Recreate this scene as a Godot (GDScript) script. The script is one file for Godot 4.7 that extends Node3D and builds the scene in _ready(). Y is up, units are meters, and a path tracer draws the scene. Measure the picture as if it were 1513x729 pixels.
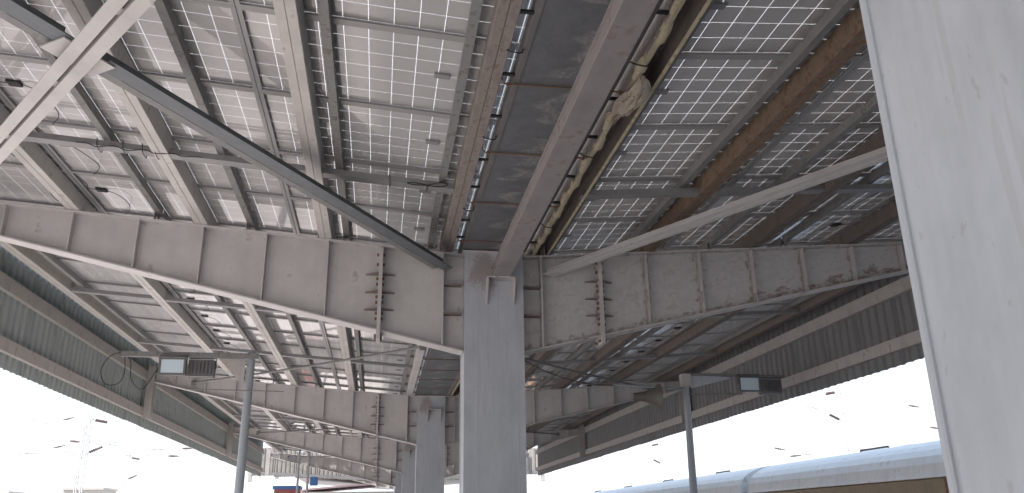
extends Node3D
# Railway platform canopy with solar panel roof. Metres; platform top is y = 0, the platform runs along -Z.
const CX := 1.108            # platform axis
const EYE := 1.6            # camera height; heights measured from the photo are relative to it
const SLOPE := 0.078        # roof rises outwards
const TRAIN := 1            # side of the silver train (+X)
const OPEN := -1            # side of the empty tracks (-X)
const FRAMES: Array[float] = [7.0, -0.878, -8.05, -18.0, -28.0, -38.0]
var counts := {}
var M := {}
var rng := RandomNumberGenerator.new()

# ------------------------------------------------------------------ node helpers
func numbered(parent: Node, called: String) -> String:
	var key := str(parent.get_instance_id()) + called
	var n: int = counts.get(key, 0)
	counts[key] = n + 1
	return called if n == 0 else "%s_%03d" % [called, n]

func thing(called: String, label: String, category: String, at := Vector3.ZERO, group := "", kind := "") -> Node3D:
	var o := Node3D.new()
	o.name = numbered(self, called)
	add_child(o)
	o.position = at
	meta(o, label, category, group, kind)
	return o

func meta(o: Node, label: String, category: String, group := "", kind := "") -> void:
	if label: o.set_meta("label", label)
	if category: o.set_meta("category", category)
	if group: o.set_meta("group", group)
	if kind: o.set_meta("kind", kind)

func part(parent: Node, called: String, mesh: Mesh, mat: Material, xf := Transform3D.IDENTITY) -> MeshInstance3D:
	var o := MeshInstance3D.new()
	o.mesh = mesh
	o.material_override = mat
	o.transform = xf
	o.name = numbered(parent, called)
	parent.add_child(o)
	return o

func holder(parent: Node, called: String) -> Node3D:
	var o := Node3D.new()
	o.name = numbered(parent, called)
	parent.add_child(o)
	return o

# ------------------------------------------------------------------ mesh helpers
func mb() -> SurfaceTool:
	var st := SurfaceTool.new()
	st.begin(Mesh.PRIMITIVE_TRIANGLES)
	return st

func tri(st: SurfaceTool, a: Vector3, b: Vector3, c: Vector3, na: Vector3, nb := Vector3.ZERO, nc := Vector3.ZERO) -> void:
	if nb == Vector3.ZERO:
		nb = na; nc = na
	if (b - a).cross(c - a).dot(na + nb + nc) > 0.0:
		st.set_normal(na); st.add_vertex(a)
		st.set_normal(nc); st.add_vertex(c)
		st.set_normal(nb); st.add_vertex(b)
	else:
		st.set_normal(na); st.add_vertex(a)
		st.set_normal(nb); st.add_vertex(b)
		st.set_normal(nc); st.add_vertex(c)

func quad(st: SurfaceTool, a: Vector3, b: Vector3, c: Vector3, d: Vector3, n: Vector3) -> void:
	tri(st, a, b, c, n)
	tri(st, a, c, d, n)

# a closed outline (counter-clockwise in x, y) drawn out from a to b
func ext(st: SurfaceTool, prof: PackedVector2Array, a: Vector3, b: Vector3, xd: Vector3, yd: Vector3) -> void:
	var n := prof.size()
	var area := 0.0
	for i in n:
		area += prof[i].cross(prof[(i + 1) % n])
	var sgn := 1.0 if area > 0.0 else -1.0
	for i in n:
		var p := prof[i]
		var q := prof[(i + 1) % n]
		var e := (q - p).normalized()
		var nn := (xd * e.y - yd * e.x) * sgn
		quad(st, a + xd * p.x + yd * p.y, a + xd * q.x + yd * q.y, b + xd * q.x + yd * q.y, b + xd * p.x + yd * p.y, nn)
	var d := (b - a).normalized()
	var idx := Geometry2D.triangulate_polygon(prof)
	for k in range(0, idx.size(), 3):
		for end in 2:
			var o: Vector3 = a if end == 0 else b
			var nn: Vector3 = -d if end == 0 else d
			tri(st, o + xd * prof[idx[k]].x + yd * prof[idx[k]].y, o + xd * prof[idx[k + 1]].x + yd * prof[idx[k + 1]].y, o + xd * prof[idx[k + 2]].x + yd * prof[idx[k + 2]].y, nn)

func rect(x0: float, y0: float, x1: float, y1: float, c := 0.0) -> PackedVector2Array:
	if c <= 0.0:
		return PackedVector2Array([Vector2(x0, y0), Vector2(x1, y0), Vector2(x1, y1), Vector2(x0, y1)])
	return PackedVector2Array([Vector2(x0 + c, y0), Vector2(x1 - c, y0), Vector2(x1, y0 + c), Vector2(x1, y1 - c), Vector2(x1 - c, y1), Vector2(x0 + c, y1), Vector2(x0, y1 - c), Vector2(x0, y0 + c)])

# box with chamfered long edges, drawn out along z
func bx(st: SurfaceTool, lo: Vector3, hi: Vector3, c := 0.0) -> void:
	ext(st, rect(lo.x, lo.y, hi.x, hi.y, c), Vector3(0, 0, lo.z), Vector3(0, 0, hi.z), Vector3.RIGHT, Vector3.UP)

func bxy(st: SurfaceTool, lo: Vector3, hi: Vector3, c := 0.0) -> void:   # drawn out along y
	ext(st, rect(lo.x, lo.z, hi.x, hi.z, c), Vector3(0, lo.y, 0), Vector3(0, hi.y, 0), Vector3.RIGHT, Vector3.BACK)

func ring(r: float, n: int) -> PackedVector2Array:
	var p := PackedVector2Array()
	for i in n:
		p.append(Vector2.from_angle(TAU * i / n) * r)
	return p

func tube(st: SurfaceTool, pts: PackedVector3Array, r: float, n := 8, r1 := -1.0) -> void:
	if r1 < 0.0: r1 = r
	var rows := []
	var side := Vector3.ZERO
	for i in pts.size():
		var d := (pts[mini(i + 1, pts.size() - 1)] - pts[maxi(i - 1, 0)]).normalized()
		if side == Vector3.ZERO:
			side = d.cross(Vector3.UP if absf(d.y) < 0.9 else Vector3.RIGHT).normalized()
		side = (side - d * side.dot(d)).normalized()
		var other := d.cross(side)
		var rr := lerpf(r, r1, float(i) / maxf(1.0, pts.size() - 1.0))
		var row := []
		for k in n:
			var nn: Vector3 = side * cos(TAU * k / n) + other * sin(TAU * k / n)
			row.append([pts[i] + nn * rr, nn])
		rows.append(row)
	for i in rows.size() - 1:
		for k in n:
			var k2 := (k + 1) % n
			var a: Array = rows[i][k]
			var b: Array = rows[i][k2]
			var c: Array = rows[i + 1][k2]
			var e: Array = rows[i + 1][k]
			tri(st, a[0], b[0], c[0], a[1], b[1], c[1])
			tri(st, a[0], c[0], e[0], a[1], c[1], e[1])
	for end in 2:
		var i := 0 if end == 0 else rows.size() - 1
		var nn := (pts[0] - pts[1]).normalized() if end == 0 else (pts[-1] - pts[-2]).normalized()
		for k in n:
			tri(st, pts[i], rows[i][k][0], rows[i][(k + 1) % n][0], nn)

func curve(pts: Array, steps := 6) -> PackedVector3Array:      # a smooth line through points
	var out := PackedVector3Array()
	for i in pts.size() - 1:
		var p0: Vector3 = pts[maxi(i - 1, 0)]
		var p1: Vector3 = pts[i]
		var p2: Vector3 = pts[i + 1]
		var p3: Vector3 = pts[mini(i + 2, pts.size() - 1)]
		for s in steps:
			out.append(p1.cubic_interpolate(p2, p0, p3, float(s) / steps))
	out.append(pts[-1])
	return out

func lathe(st: SurfaceTool, prof: PackedVector2Array, n: int, xf: Transform3D) -> void:   # x radius, y along axis
	for i in prof.size() - 1:
		var e := (prof[i + 1] - prof[i])
		if e.length() < 1e-6: continue
		e = e.normalized()
		for k in n:
			var a0 := TAU * k / n
			var a1 := TAU * (k + 1) / n
			var f := func(p: Vector2, a: float) -> Vector3: return xf * Vector3(cos(a) * p.x, p.y, sin(a) * p.x)
			var g := func(a: float) -> Vector3: return (xf.basis * Vector3(cos(a) * e.y, -e.x, sin(a) * e.y)).normalized()
			tri(st, f.call(prof[i], a0), f.call(prof[i + 1], a0), f.call(prof[i + 1], a1), g.call(a0), g.call(a0), g.call(a1))
			tri(st, f.call(prof[i], a0), f.call(prof[i + 1], a1), f.call(prof[i], a1), g.call(a0), g.call(a1), g.call(a1))

# ------------------------------------------------------------------ materials
func noise_img(seed_: int, freq: float, size: int, octaves := 4) -> Image:
	var n := FastNoiseLite.new()
	n.seed = seed_
	n.noise_type = FastNoiseLite.TYPE_SIMPLEX_SMOOTH
	n.frequency = freq
	n.fractal_octaves = octaves
	var im := n.get_seamless_image(size, size)
	im.convert(Image.FORMAT_L8)
	return im

var NA: PackedByteArray
var NB: PackedByteArray
var NC: PackedByteArray
const TS := 512

func lin(c: Color) -> Color:
	return c.linear_to_srgb()

# painted or bare surface: broad mottling, fine grain, vertical runs, and blotches of a second colour where a noise passes a threshold. Colours are linear.
func surface_tex(base: Color, blot: Color, blot_cut: float, mottle: float, runs: float, off: int) -> ImageTexture:
	var d := PackedByteArray()
	d.resize(TS * TS * 3)
	for y in TS:
		for x in TS:
			var xo := (x + off * 37) % TS
			var yo := (y + off * 91) % TS
			var a := NA[yo * TS + xo] / 255.0 - 0.5
			var b := NB[yo * TS + xo] / 255.0 - 0.5
			var r := NB[(((yo >> 4) + off * 13) % TS) * TS + xo] / 255.0 - 0.5
			var k := 1.0 + mottle * (a * 1.3 + b * 0.5) + runs * r
			var c := base * k
			var m := a * 0.75 + b * 0.45 + r * 0.3 + 0.5
			if m > blot_cut:
				c = c.lerp(blot, clampf((m - blot_cut) * 4.0, 0.0, 0.7))
			var s := c.linear_to_srgb()
			var i := (y * TS + x) * 3
			d[i] = clampi(int(s.r * 255.0), 0, 255)
			d[i + 1] = clampi(int(s.g * 255.0), 0, 255)
			d[i + 2] = clampi(int(s.b * 255.0), 0, 255)
	var im := Image.create_from_data(TS, TS, false, Image.FORMAT_RGB8, d)
	im.generate_mipmaps()
	return ImageTexture.create_from_image(im)

func mat(called: String, base: Color, rough: float, metal := 0.0) -> StandardMaterial3D:
	var m := StandardMaterial3D.new()
	m.albedo_color = lin(base)
	m.roughness = rough
	m.metallic = metal
	M[called] = m
	return m

func tmat(called: String, base: Color, blot: Color, cut: float, mottle: float, runs: float, rough: float, tile := 2.0, metal := 0.0) -> StandardMaterial3D:
	var m := StandardMaterial3D.new()
	m.albedo_texture = surface_tex(base, blot, cut, mottle, runs, M.size() + 3)
	m.uv1_triplanar = true
	m.uv1_world_triplanar = true
	m.uv1_scale = Vector3.ONE / tile
	m.roughness = rough
	m.metallic = metal
	m.normal_enabled = true
	m.normal_texture = M["bump"]
	m.normal_scale = 0.25
	M[called] = m
	return m

func make_materials() -> void:
	var ia := noise_img(11, 0.006, TS, 4)
	var ib := noise_img(23, 0.03, TS, 5)
	NA = ia.get_data()
	NB = ib.get_data()
	var bump := noise_img(37, 0.02, TS, 4)
	bump.bump_map_to_normal_map(3.0)
	M["bump"] = ImageTexture.create_from_image(bump)
	var rust := Color(0.17, 0.09, 0.05)
	var grime := Color(0.22, 0.185, 0.16)
	tmat("paint", Color(0.50, 0.483, 0.472), grime, 0.80, 0.16, 0.10, 0.55)
	tmat("paint_worn", Color(0.46, 0.435, 0.42), Color(0.15, 0.11, 0.085), 0.66, 0.28, 0.18, 0.6)
	tmat("column_paint", Color(0.415, 0.438, 0.468), Color(0.30, 0.30, 0.30), 0.80, 0.12, 0.17, 0.5, 2.6)
	tmat("purlin", Color(0.50, 0.48, 0.46), grime, 0.74, 0.2, 0.1, 0.6, 1.6)
	tmat("purlin_brown", Color(0.215, 0.187, 0.172), Color(0.13, 0.085, 0.065), 0.66, 0.3, 0.2, 0.75, 0.7)
	tmat("purlin_dark", Color(0.15, 0.126, 0.110), Color(0.09, 0.065, 0.05), 0.60, 0.35, 0.2, 0.8, 0.7)
	tmat("purlin_rust", Color(0.18, 0.130, 0.092), Color(0.10, 0.05, 0.028), 0.56, 0.45, 0.3, 0.85, 0.6)
	tmat("cream", Color(0.52, 0.46, 0.32), Color(0.25, 0.17, 0.09), 0.62, 0.3, 0.2, 0.7, 0.8)
	tmat("slate", Color(0.11, 0.125, 0.137), Color(0.11, 0.09, 0.08), 0.72, 0.2, 0.1, 0.5, 1.5)
	tmat("rail_dark", Color(0.20, 0.20, 0.195), Color(0.10, 0.08, 0.06), 0.66, 0.25, 0.1, 0.6, 0.9)
	tmat("galvanised", Color(0.25, 0.25, 0.25), Color(0.22, 0.20, 0.19), 0.70, 0.2, 0.1, 0.5, 1.2, 0.3)
	tmat("sheet_open", Color(0.34, 0.38, 0.38), Color(0.20, 0.19, 0.165), 0.72, 0.16, 0.2, 0.5, 2.2)
	tmat("sheet_train", Color(0.185, 0.19, 0.195), Color(0.11, 0.10, 0.09), 0.74, 0.16, 0.12, 0.55, 2.2)
	tmat("end_sheet", Color(0.27, 0.25, 0.22), Color(0.17, 0.15, 0.13), 0.70, 0.2, 0.1, 0.6, 1.4)
	tmat("girt", Color(0.40, 0.38, 0.36), Color(0.24, 0.17, 0.12), 0.70, 0.22, 0.1, 0.6, 1.4)
	tmat("concrete", Color(0.45, 0.435, 0.425), Color(0.30, 0.29, 0.28), 0.66, 0.25, 0.0, 0.9, 3.0)
	tmat("ballast", Color(0.38, 0.36, 0.345), Color(0.24, 0.21, 0.19), 0.58, 0.5, 0.0, 0.95, 2.0)
	tmat("coach_roof", Color(0.74, 0.76, 0.76), Color(0.42, 0.43, 0.43), 0.70, 0.15, 0.1, 0.35, 2.0)
	tmat("coach_side", Color(0.27, 0.205, 0.135), Color(0.20, 0.12, 0.07), 0.66, 0.25, 0.2, 0.5, 2.0)
	tmat("coach_door", Color(0.20, 0.10, 0.055), Color(0.10, 0.05, 0.03), 0.60, 0.35, 0.2, 0.6, 1.2)
	tmat("plastic", Color(0.46, 0.40, 0.33), Color(0.30, 0.24, 0.18), 0.62, 0.2, 0.1, 0.55, 0.5)
	M["plastic"].backlight_enabled = true
	M["plastic"].backlight = Color(0.35, 0.3, 0.24)
	for k in 3:
		mat("cell_%d" % k, [Color(0.435, 0.414, 0.409), Color(0.420, 0.400, 0.396), Color(0.450, 0.428, 0.421)][k], 0.5)
	mat("aluminium", Color(0.30, 0.295, 0.29), 0.5, 0.1)
	mat("fin", Color(0.20, 0.165, 0.148), 0.65)
	mat("rubber", Color(0.02, 0.02, 0.02), 0.6)
	mat("plastic_grey", Color(0.24, 0.24, 0.24), 0.6)
	mat("bolt", Color(0.20, 0.12, 0.08), 0.6, 0.3)
	mat("pole", Color(0.30, 0.33, 0.36), 0.5)
	mat("lamp_body", Color(0.12, 0.12, 0.125), 0.5)
	mat("lamp_glass", Color(0.55, 0.66, 0.72), 0.08)
	mat("horn", Color(0.13, 0.12, 0.10), 0.5)
	mat("mast", Color(0.52, 0.53, 0.53), 0.6)
	mat("zinc", Color(0.78, 0.79, 0.79), 0.5)
	mat("insulator", Color(0.09, 0.05, 0.04), 0.35)
	mat("wire", Color(0.10, 0.09, 0.08), 0.6)
	mat("red", Color(0.26, 0.07, 0.07), 0.6)
	mat("blue", Color(0.05, 0.14, 0.34), 0.5)
	mat("pink", Color(0.62, 0.46, 0.52), 0.6)
	mat("far_wall", Color(0.52, 0.49, 0.44), 0.9)
	mat("leaf", Color(0.09, 0.12, 0.06), 0.8)
	mat("bark", Color(0.14, 0.11, 0.08), 0.9)
	var g := StandardMaterial3D.new()                     # module glass: a smooth clear pane
	g.transparency = BaseMaterial3D.TRANSPARENCY_ALPHA
	g.albedo_color = Color(0.9, 0.97, 0.97, 0.06)
	g.roughness = 0.06
	g.metallic_specular = 0.5
	M["pane"] = g
	var fl := StandardMaterial3D.new()
	fl.albedo_color = lin(Color(0.8, 0.83, 0.84))
	fl.roughness = 0.7
	fl.backlight_enabled = true
	fl.backlight = Color(1.0, 1.0, 1.0)
	M["film"] = fl

# ------------------------------------------------------------------ canopy geometry (heights above the platform)
func y_top(u: float) -> float:      # top of a beam at distance u from the axis
	return EYE + 2.645 + SLOPE * u
func y_bot(u: float) -> float:
	return EYE + 1.655 + 0.2316 * (u - 0.28)
func side_name(s: int) -> String:
	return "train side" if s == TRAIN else "open side"
const FRAME_NAME: Array[String] = ["sixth from end wall", "wide in view, fifth from end wall", "fourth from end wall", "third from end wall", "second from end wall", "next to end wall"]

func beam(root: Node3D, s: int, web_mat: Material, trim_mat: Material, fine: bool) -> void:
	var b := holder(root, "beam")
	var T := 5.84
	var X := func(u: float) -> float: return s * u
	# web: tapered plate
	var st := mb()
	ext(st, PackedVector2Array([Vector2(s * 0.30, y_bot(0.30)), Vector2(s * T, y_bot(T)), Vector2(s * T, y_top(T)), Vector2(s * 0.30, y_top(0.30))]), Vector3(0, 0, -0.006), Vector3(0, 0, 0.006), Vector3.RIGHT, Vector3.UP)
	if web_mat == M.web_stained:       # the stained web carries its own coordinates: along the arm, and bottom to top
		st = mb()
		for f in [-1, 1]:
			for k in 24:
				var ua := lerpf(0.30, T, k / 24.0)
				var ub := lerpf(0.30, T, (k + 1) / 24.0)
				var vs := [[ua, 0.0], [ub, 0.0], [ub, 1.0], [ua, 0.0], [ub, 1.0], [ua, 1.0]]
				if s * f > 0: vs.reverse()
				st.set_normal(Vector3(0, 0, f))
				for v in vs:
					st.set_uv(Vector2((v[0] - 0.30) / (T - 0.30), 1.0 - v[1]))
					st.add_vertex(Vector3(s * v[0], lerpf(y_bot(v[0]), y_top(v[0]), v[1]), f * 0.006))
	part(b, "web", st.commit(), web_mat)
	for top in 2:
		var f: Callable = y_top if top == 1 else y_bot
		var p0 := Vector3(s * 0.302, f.call(0.302), 0)
		var p1 := Vector3(s * T, f.call(T), 0)
		var d := (p1 - p0).normalized()
		var nrm := Vector3(-d.y, d.x, 0) * s
		st = mb()
		var h0 := -0.018 if top == 0 else 0.0
		ext(st, rect(-0.10, h0, 0.10, h0 + 0.018, 0.003), p0, p1, Vector3.BACK, nrm)
		part(b, "top_flange" if top == 1 else "bottom_flange", st.commit(), trim_mat)
	# stiffeners on both faces of the web
	var us: Array[float] = []
	for k in 7: us.append(1.70 + 0.622 * k)
	for u in us:
		for f in [-1, 1]:
			st = mb()
			var lo := y_bot(u) + 0.001
			var hi := y_top(u) - 0.001
			ext(st, rect(X.call(u) - 0.006, minf(f * 0.0065, f * 0.085), X.call(u) + 0.006, maxf(f * 0.0065, f * 0.085)), Vector3(0, lo, 0), Vector3(0, hi, 0), Vector3.RIGHT, Vector3.BACK)
			part(b, "stiffener", st.commit(), trim_mat)
	# stub plate close to the column with two short fins
	for u in [0.52]:
		for f in [-1, 1]:
			st = mb()
			ext(st, rect(s * u - 0.008, minf(f * 0.0065, f * 0.115), s * u + 0.008, maxf(f * 0.0065, f * 0.115)), Vector3(0, y_bot(u) + 0.001, 0), Vector3(0, y_top(u) - 0.001, 0), Vector3.RIGHT, Vector3.BACK)
			part(b, "stub_plate", st.commit(), trim_mat)
			for h in [0.36, 0.67]:
				var y: float = lerpf(y_bot(0.4), y_top(0.4), h)
				st = mb()
				bx(st, Vector3(minf(s * 0.325, s * 0.51), y - 0.007, minf(f * 0.0065, f * 0.11)), Vector3(maxf(s * 0.325, s * 0.51), y + 0.007, maxf(f * 0.0065, f * 0.11)))
				part(b, "fin", st.commit(), M.fin)
	# bolted splice: two end plates, three gusset fins each side, bolts
	var us0 := 1.16
	var y0 := y_bot(us0) - 0.10
	var y1 := y_top(us0) - 0.022
	for e in [-1, 1]:
		st = mb()
		var xa: float = s * us0 + e * 0.0005
		var xb: float = s * us0 + e * 0.019
		bxy(st, Vector3(minf(xa, xb), y0, -0.125), Vector3(maxf(xa, xb), y1, 0.125))
		part(b, "end_plate", st.commit(), trim_mat)
		for f in [-1, 1]:
			for h in [0.33, 0.52, 0.72]:
				var y: float = lerpf(y0, y1, h)
				var x0: float = s * us0 + e * 0.020
				var x1: float = s * us0 + e * 0.15
				st = mb()
				ext(st, PackedVector2Array([Vector2(x0, f * 0.007), Vector2(x1, f * 0.007), Vector2(x1, f * 0.02), Vector2(x0, f * 0.115)]), Vector3(0, y - 0.006, 0), Vector3(0, y + 0.006, 0), Vector3.RIGHT, Vector3.BACK)
				part(b, "gusset", st.commit(), M.fin)
			if fine:
				for h in [0.035, 0.22, 0.28, 0.40, 0.46, 0.60, 0.66, 0.82, 0.93]:
					var y: float = lerpf(y0, y1, h)
					st = mb()
					ext(st, ring(0.017, 6), Vector3(s * us0 + e * 0.02, y, f * 0.075), Vector3(s * us0 + e * 0.042, y, f * 0.075), Vector3.UP, Vector3.BACK)
					part(b, "bolt", st.commit(), M.bolt)
	# post at the tip that carries the fascia
	st = mb()
	var py0 := EYE + 2.17
	var py1 := EYE + 3.26
	ext(st, PackedVector2Array([Vector2(-0.075, -0.09), Vector2(0.075, -0.09), Vector2(0.075, -0.078), Vector2(0.006, -0.078), Vector2(0.006, 0.078), Vector2(0.075, 0.078), Vector2(0.075, 0.09), Vector2(-0.075, 0.09), Vector2(-0.075, 0.078), Vector2(-0.006, 0.078), Vector2(-0.006, -0.078), Vector2(-0.075, -0.078)]), Vector3(s * 5.92, py0, 0), Vector3(s * 5.92, py1, 0), Vector3.RIGHT, Vector3.BACK)
	part(b, "end_post", st.commit(), M.girt)

# one broad face with its own texture coordinates, laid 0.3 mm over the plate
func stained_plate(st: SurfaceTool, at: Vector3, across: Vector3, top: float) -> SurfaceTool:
	var up := Vector3(0, top, 0)
	var n := across.cross(up).normalized()
	st.set_normal(n)
	for v in [[0, 0], [1, 1], [1, 0], [0, 0], [0, 1], [1, 1]]:
		st.set_uv(Vector2(v[0], 1.0 - v[1]))
		st.add_vertex(at + across * v[0] + up * v[1])
	return st

func column_image(stains: float, seed_: int) -> ImageTexture:
	var fn := FastNoiseLite.new()
	fn.seed = seed_
	fn.frequency = 0.02
	fn.fractal_octaves = 5
	var w := 160
	var h := 1024
	var im := Image.create(w, h, false, Image.FORMAT_RGB8)
	for y in h:
		for x in w:
			var u := x / float(w)
			var v := 1.0 - y / float(h)
			var n := fn.get_noise_2d(x * 0.5, y * 0.4)
			var run := fn.get_noise_2d(x * 2.2 + 300.0, y * 0.10)
			var fine := fn.get_noise_2d(x * 5.0, y * 5.0 + 800.0)
			var c := Color(0.415, 0.438, 0.468) * (1.0 + 0.15 * n + 0.09 * run + 0.03 * fine)
			if run + 0.5 * n > 0.30:                                   # dried water runs
				c = c.lerp(Color(0.30, 0.285, 0.27), clampf((run + 0.5 * n - 0.30) * 1.6, 0, 0.30))
			if fn.get_noise_2d(x * 3.4 + 90.0, y * 2.6) > 0.56:          # chips
				c = c.lerp(Color(0.28, 0.265, 0.25), 0.4)
			if stains > 0.0:                                           # brown smear about the tie seat
				var d := Vector2((u - 0.36) / 0.26, (v - 0.945) / 0.055).length() + 0.9 * n + 0.35 * fine
				if d < 1.0:
					c = c.lerp(Color(0.25, 0.20, 0.165), clampf((1.0 - d) * 1.4, 0, 0.6) * stains)
			im.set_pixel(x, y, c.linear_to_srgb())
	im.generate_mipmaps()
	return ImageTexture.create_from_image(im)

func make_frame(k: int, z: float) -> void:
	var root := thing("canopy_frame", "grey steel column with two tapered arms, " + FRAME_NAME[k], "steel frame", Vector3(CX, 0, z), "steel frames carrying the canopy")
	var c := holder(root, "column")
	var top := EYE + 2.672
	for f in [-1, 1]:
		var st := mb()
		var z0: float = f * 0.184
		var z1: float = f * 0.20
		st.set_uv(Vector2(0.9, 0.5))
		bxy(st, Vector3(-0.305, 0, minf(z0, z1)), Vector3(0.305, top, maxf(z0, z1)), 0.003)
		var own: bool = f == 1 and k >= 2
		part(c, "face_plate", (stained_plate(st, Vector3(-0.3045, 0, 0.2003), Vector3(0.609, 0, 0), top) if own else st).commit(), M.column_stained if own else M.column_paint)
		st = mb()
		var x0: float = f * 0.282
		var x1: float = f * 0.297
		st.set_uv(Vector2(0.9, 0.5))
		bxy(st, Vector3(minf(x0, x1), 0, -0.184), Vector3(maxf(x0, x1), top, 0.184))
		var near: bool = f == -1 and k == 1
		part(c, "side_plate", (stained_plate(st, Vector3(-0.2973, 0, -0.184), Vector3(0, 0, 0.368), top) if near else st).commit(), M.column_smooth if near else M.column_paint)
	for f in [-1, 1]:
		for x in [-0.17, 0.235]:
			var ws := mb()
			bxy(ws, Vector3(x - 0.004, 0, minf(f * 0.2002, f * 0.2025)), Vector3(x + 0.004, top - 0.3, maxf(f * 0.2002, f * 0.2025)), 0.001)
			part(c, "weld_seam", ws.commit(), M.column_paint)
	var st := mb()
	bx(st, Vector3(-0.33, top, -0.22), Vector3(0.33, top + 0.016, 0.22), 0.002)
	part(c, "cap_plate", st.commit(), M.paint)
	st = mb()
	bx(st, Vector3(-0.42, 0.004, -0.32), Vector3(0.42, 0.034, 0.32), 0.004)
	part(c, "base_plate", st.commit(), M.paint)
	# seat for the ridge tie on the face towards each neighbour
	for f in [-1, 1]:
		var seat := mb()
		var ys := EYE + 2.385
		bx(seat, Vector3(-0.085, ys - 0.014, minf(f * 0.201, f * 0.33)), Vector3(0.205, ys, maxf(f * 0.201, f * 0.33)), 0.002)
		var se := part(c, "tie_seat", seat.commit(), M.paint_worn)
		for x in [-0.085, 0.191]:
			var gs := mb()
			ext(gs, PackedVector2Array([Vector2(f * 0.201, ys - 0.015), Vector2(f * 0.33, ys - 0.015), Vector2(f * 0.33, ys - 0.05), Vector2(f * 0.215, ys - 0.27), Vector2(f * 0.201, ys - 0.27)]), Vector3(x, 0, 0), Vector3(x + 0.014, 0, 0), Vector3.BACK, Vector3.UP)
			part(se, "gusset", gs.commit(), M.paint_worn)
	for s in [OPEN, TRAIN]:
		var worn: bool = s == TRAIN and k == 2
		beam(root, s, M.web_stained if worn else M.paint, M.paint_worn if s == TRAIN else M.paint, k <= 3)

# box of two lipped channels set toe to toe: a seam runs along its underside
func purlin_profile() -> PackedVector2Array:
	return PackedVector2Array([Vector2(-0.065, 0.003), Vector2(-0.062, 0), Vector2(-0.004, 0), Vector2(-0.002, 0.006), Vector2(0.002, 0.006), Vector2(0.004, 0), Vector2(0.062, 0), Vector2(0.065, 0.003), Vector2(0.065, 0.15), Vector2(-0.065, 0.15)])
# channel open downwards with turned-in lips
func open_channel() -> PackedVector2Array:
	return PackedVector2Array([Vector2(-0.095, 0), Vector2(-0.055, 0), Vector2(-0.055, 0.004), Vector2(-0.091, 0.004), Vector2(-0.091, 0.146), Vector2(0.091, 0.146), Vector2(0.091, 0.004), Vector2(0.07, 0.004), Vector2(0.07, 0), Vector2(0.095, 0), Vector2(0.095, 0.15), Vector2(-0.095, 0.15)])

const PU: Array[float] = [0.49, 1.735, 2.965, 4.185, 5.42]
func bay_name(k: int) -> String:
	return ["bay behind the wide column", "bay by the wide column", "third bay from end wall", "second bay from end wall", "bay at the end wall"][k]

func make_purlins() -> void:
	for k in FRAMES.size() - 1:
		for s in [OPEN, TRAIN]:
			for i in PU.size():
				var u := PU[i]
				var z0 := FRAMES[k] - 0.004
				var z1 := FRAMES[k + 1] + 0.004
				var m: Material = M.purlin
				var look := "pale grey"
				if i == 0 and k <= 1: m = M.purlin_brown; look = "brown weathered"
				if s == TRAIN and (i >= 1 or k >= 2): m = M.purlin_rust if i == 1 and k <= 1 else M.purlin_dark; look = "rusty orange brown" if i == 1 and k <= 1 else "dark brown"
				if s == OPEN and i == 4: m = M.girt; look = "beige"
				var where: String = ["next to gutter", "second from gutter", "third from gutter", "fourth from gutter", "next to fascia"][i]
				var o := thing("purlin", look + " purlin " + where + ", " + side_name(s) + ", " + bay_name(k), "purlin", Vector3(CX + s * u, y_top(u) + 0.019, (z0 + z1) / 2), "purlins under the solar roof")
				var h := (z0 - z1) / 2
				var st := mb()
				var yd := Vector3(-s * SLOPE, 1, 0).normalized()
				var xd := Vector3(1, s * SLOPE, 0).normalized()
				if i == 0 and s == TRAIN:
					ext(st, open_channel(), Vector3(0.02, 0, -h), Vector3(0.02, 0, h), xd, yd)
					part(o, "channel", st.commit(), m)
					for e in 2:
						st = mb()
						var x0: float = [-0.0745, 0.0905][e]
						var x1: float = [-0.0345, 0.1165][e]
						ext(st, rect(x0, -0.0045, x1, -0.0005), Vector3(0, 0, -h), Vector3(0, 0, h), xd, yd)
						part(o, "lip", st.commit(), M.cream)
				else:
					ext(st, purlin_profile(), Vector3(0, 0, -h), Vector3(0, 0, h), xd, yd)
					part(o, "channel_pair", st.commit(), m)
				# cleats at both ends
				for e in [-1, 1]:
					st = mb()
					ext(st, rect(-0.008, 0.0, 0.0, 0.12), Vector3(s * 0.075, 0.0, e * (h - 0.10)), Vector3(s * 0.075, 0.0, e * (h - 0.015)), Vector3.RIGHT, Vector3.UP)
					part(o, "cleat", st.commit(), M.paint_worn)

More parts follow.
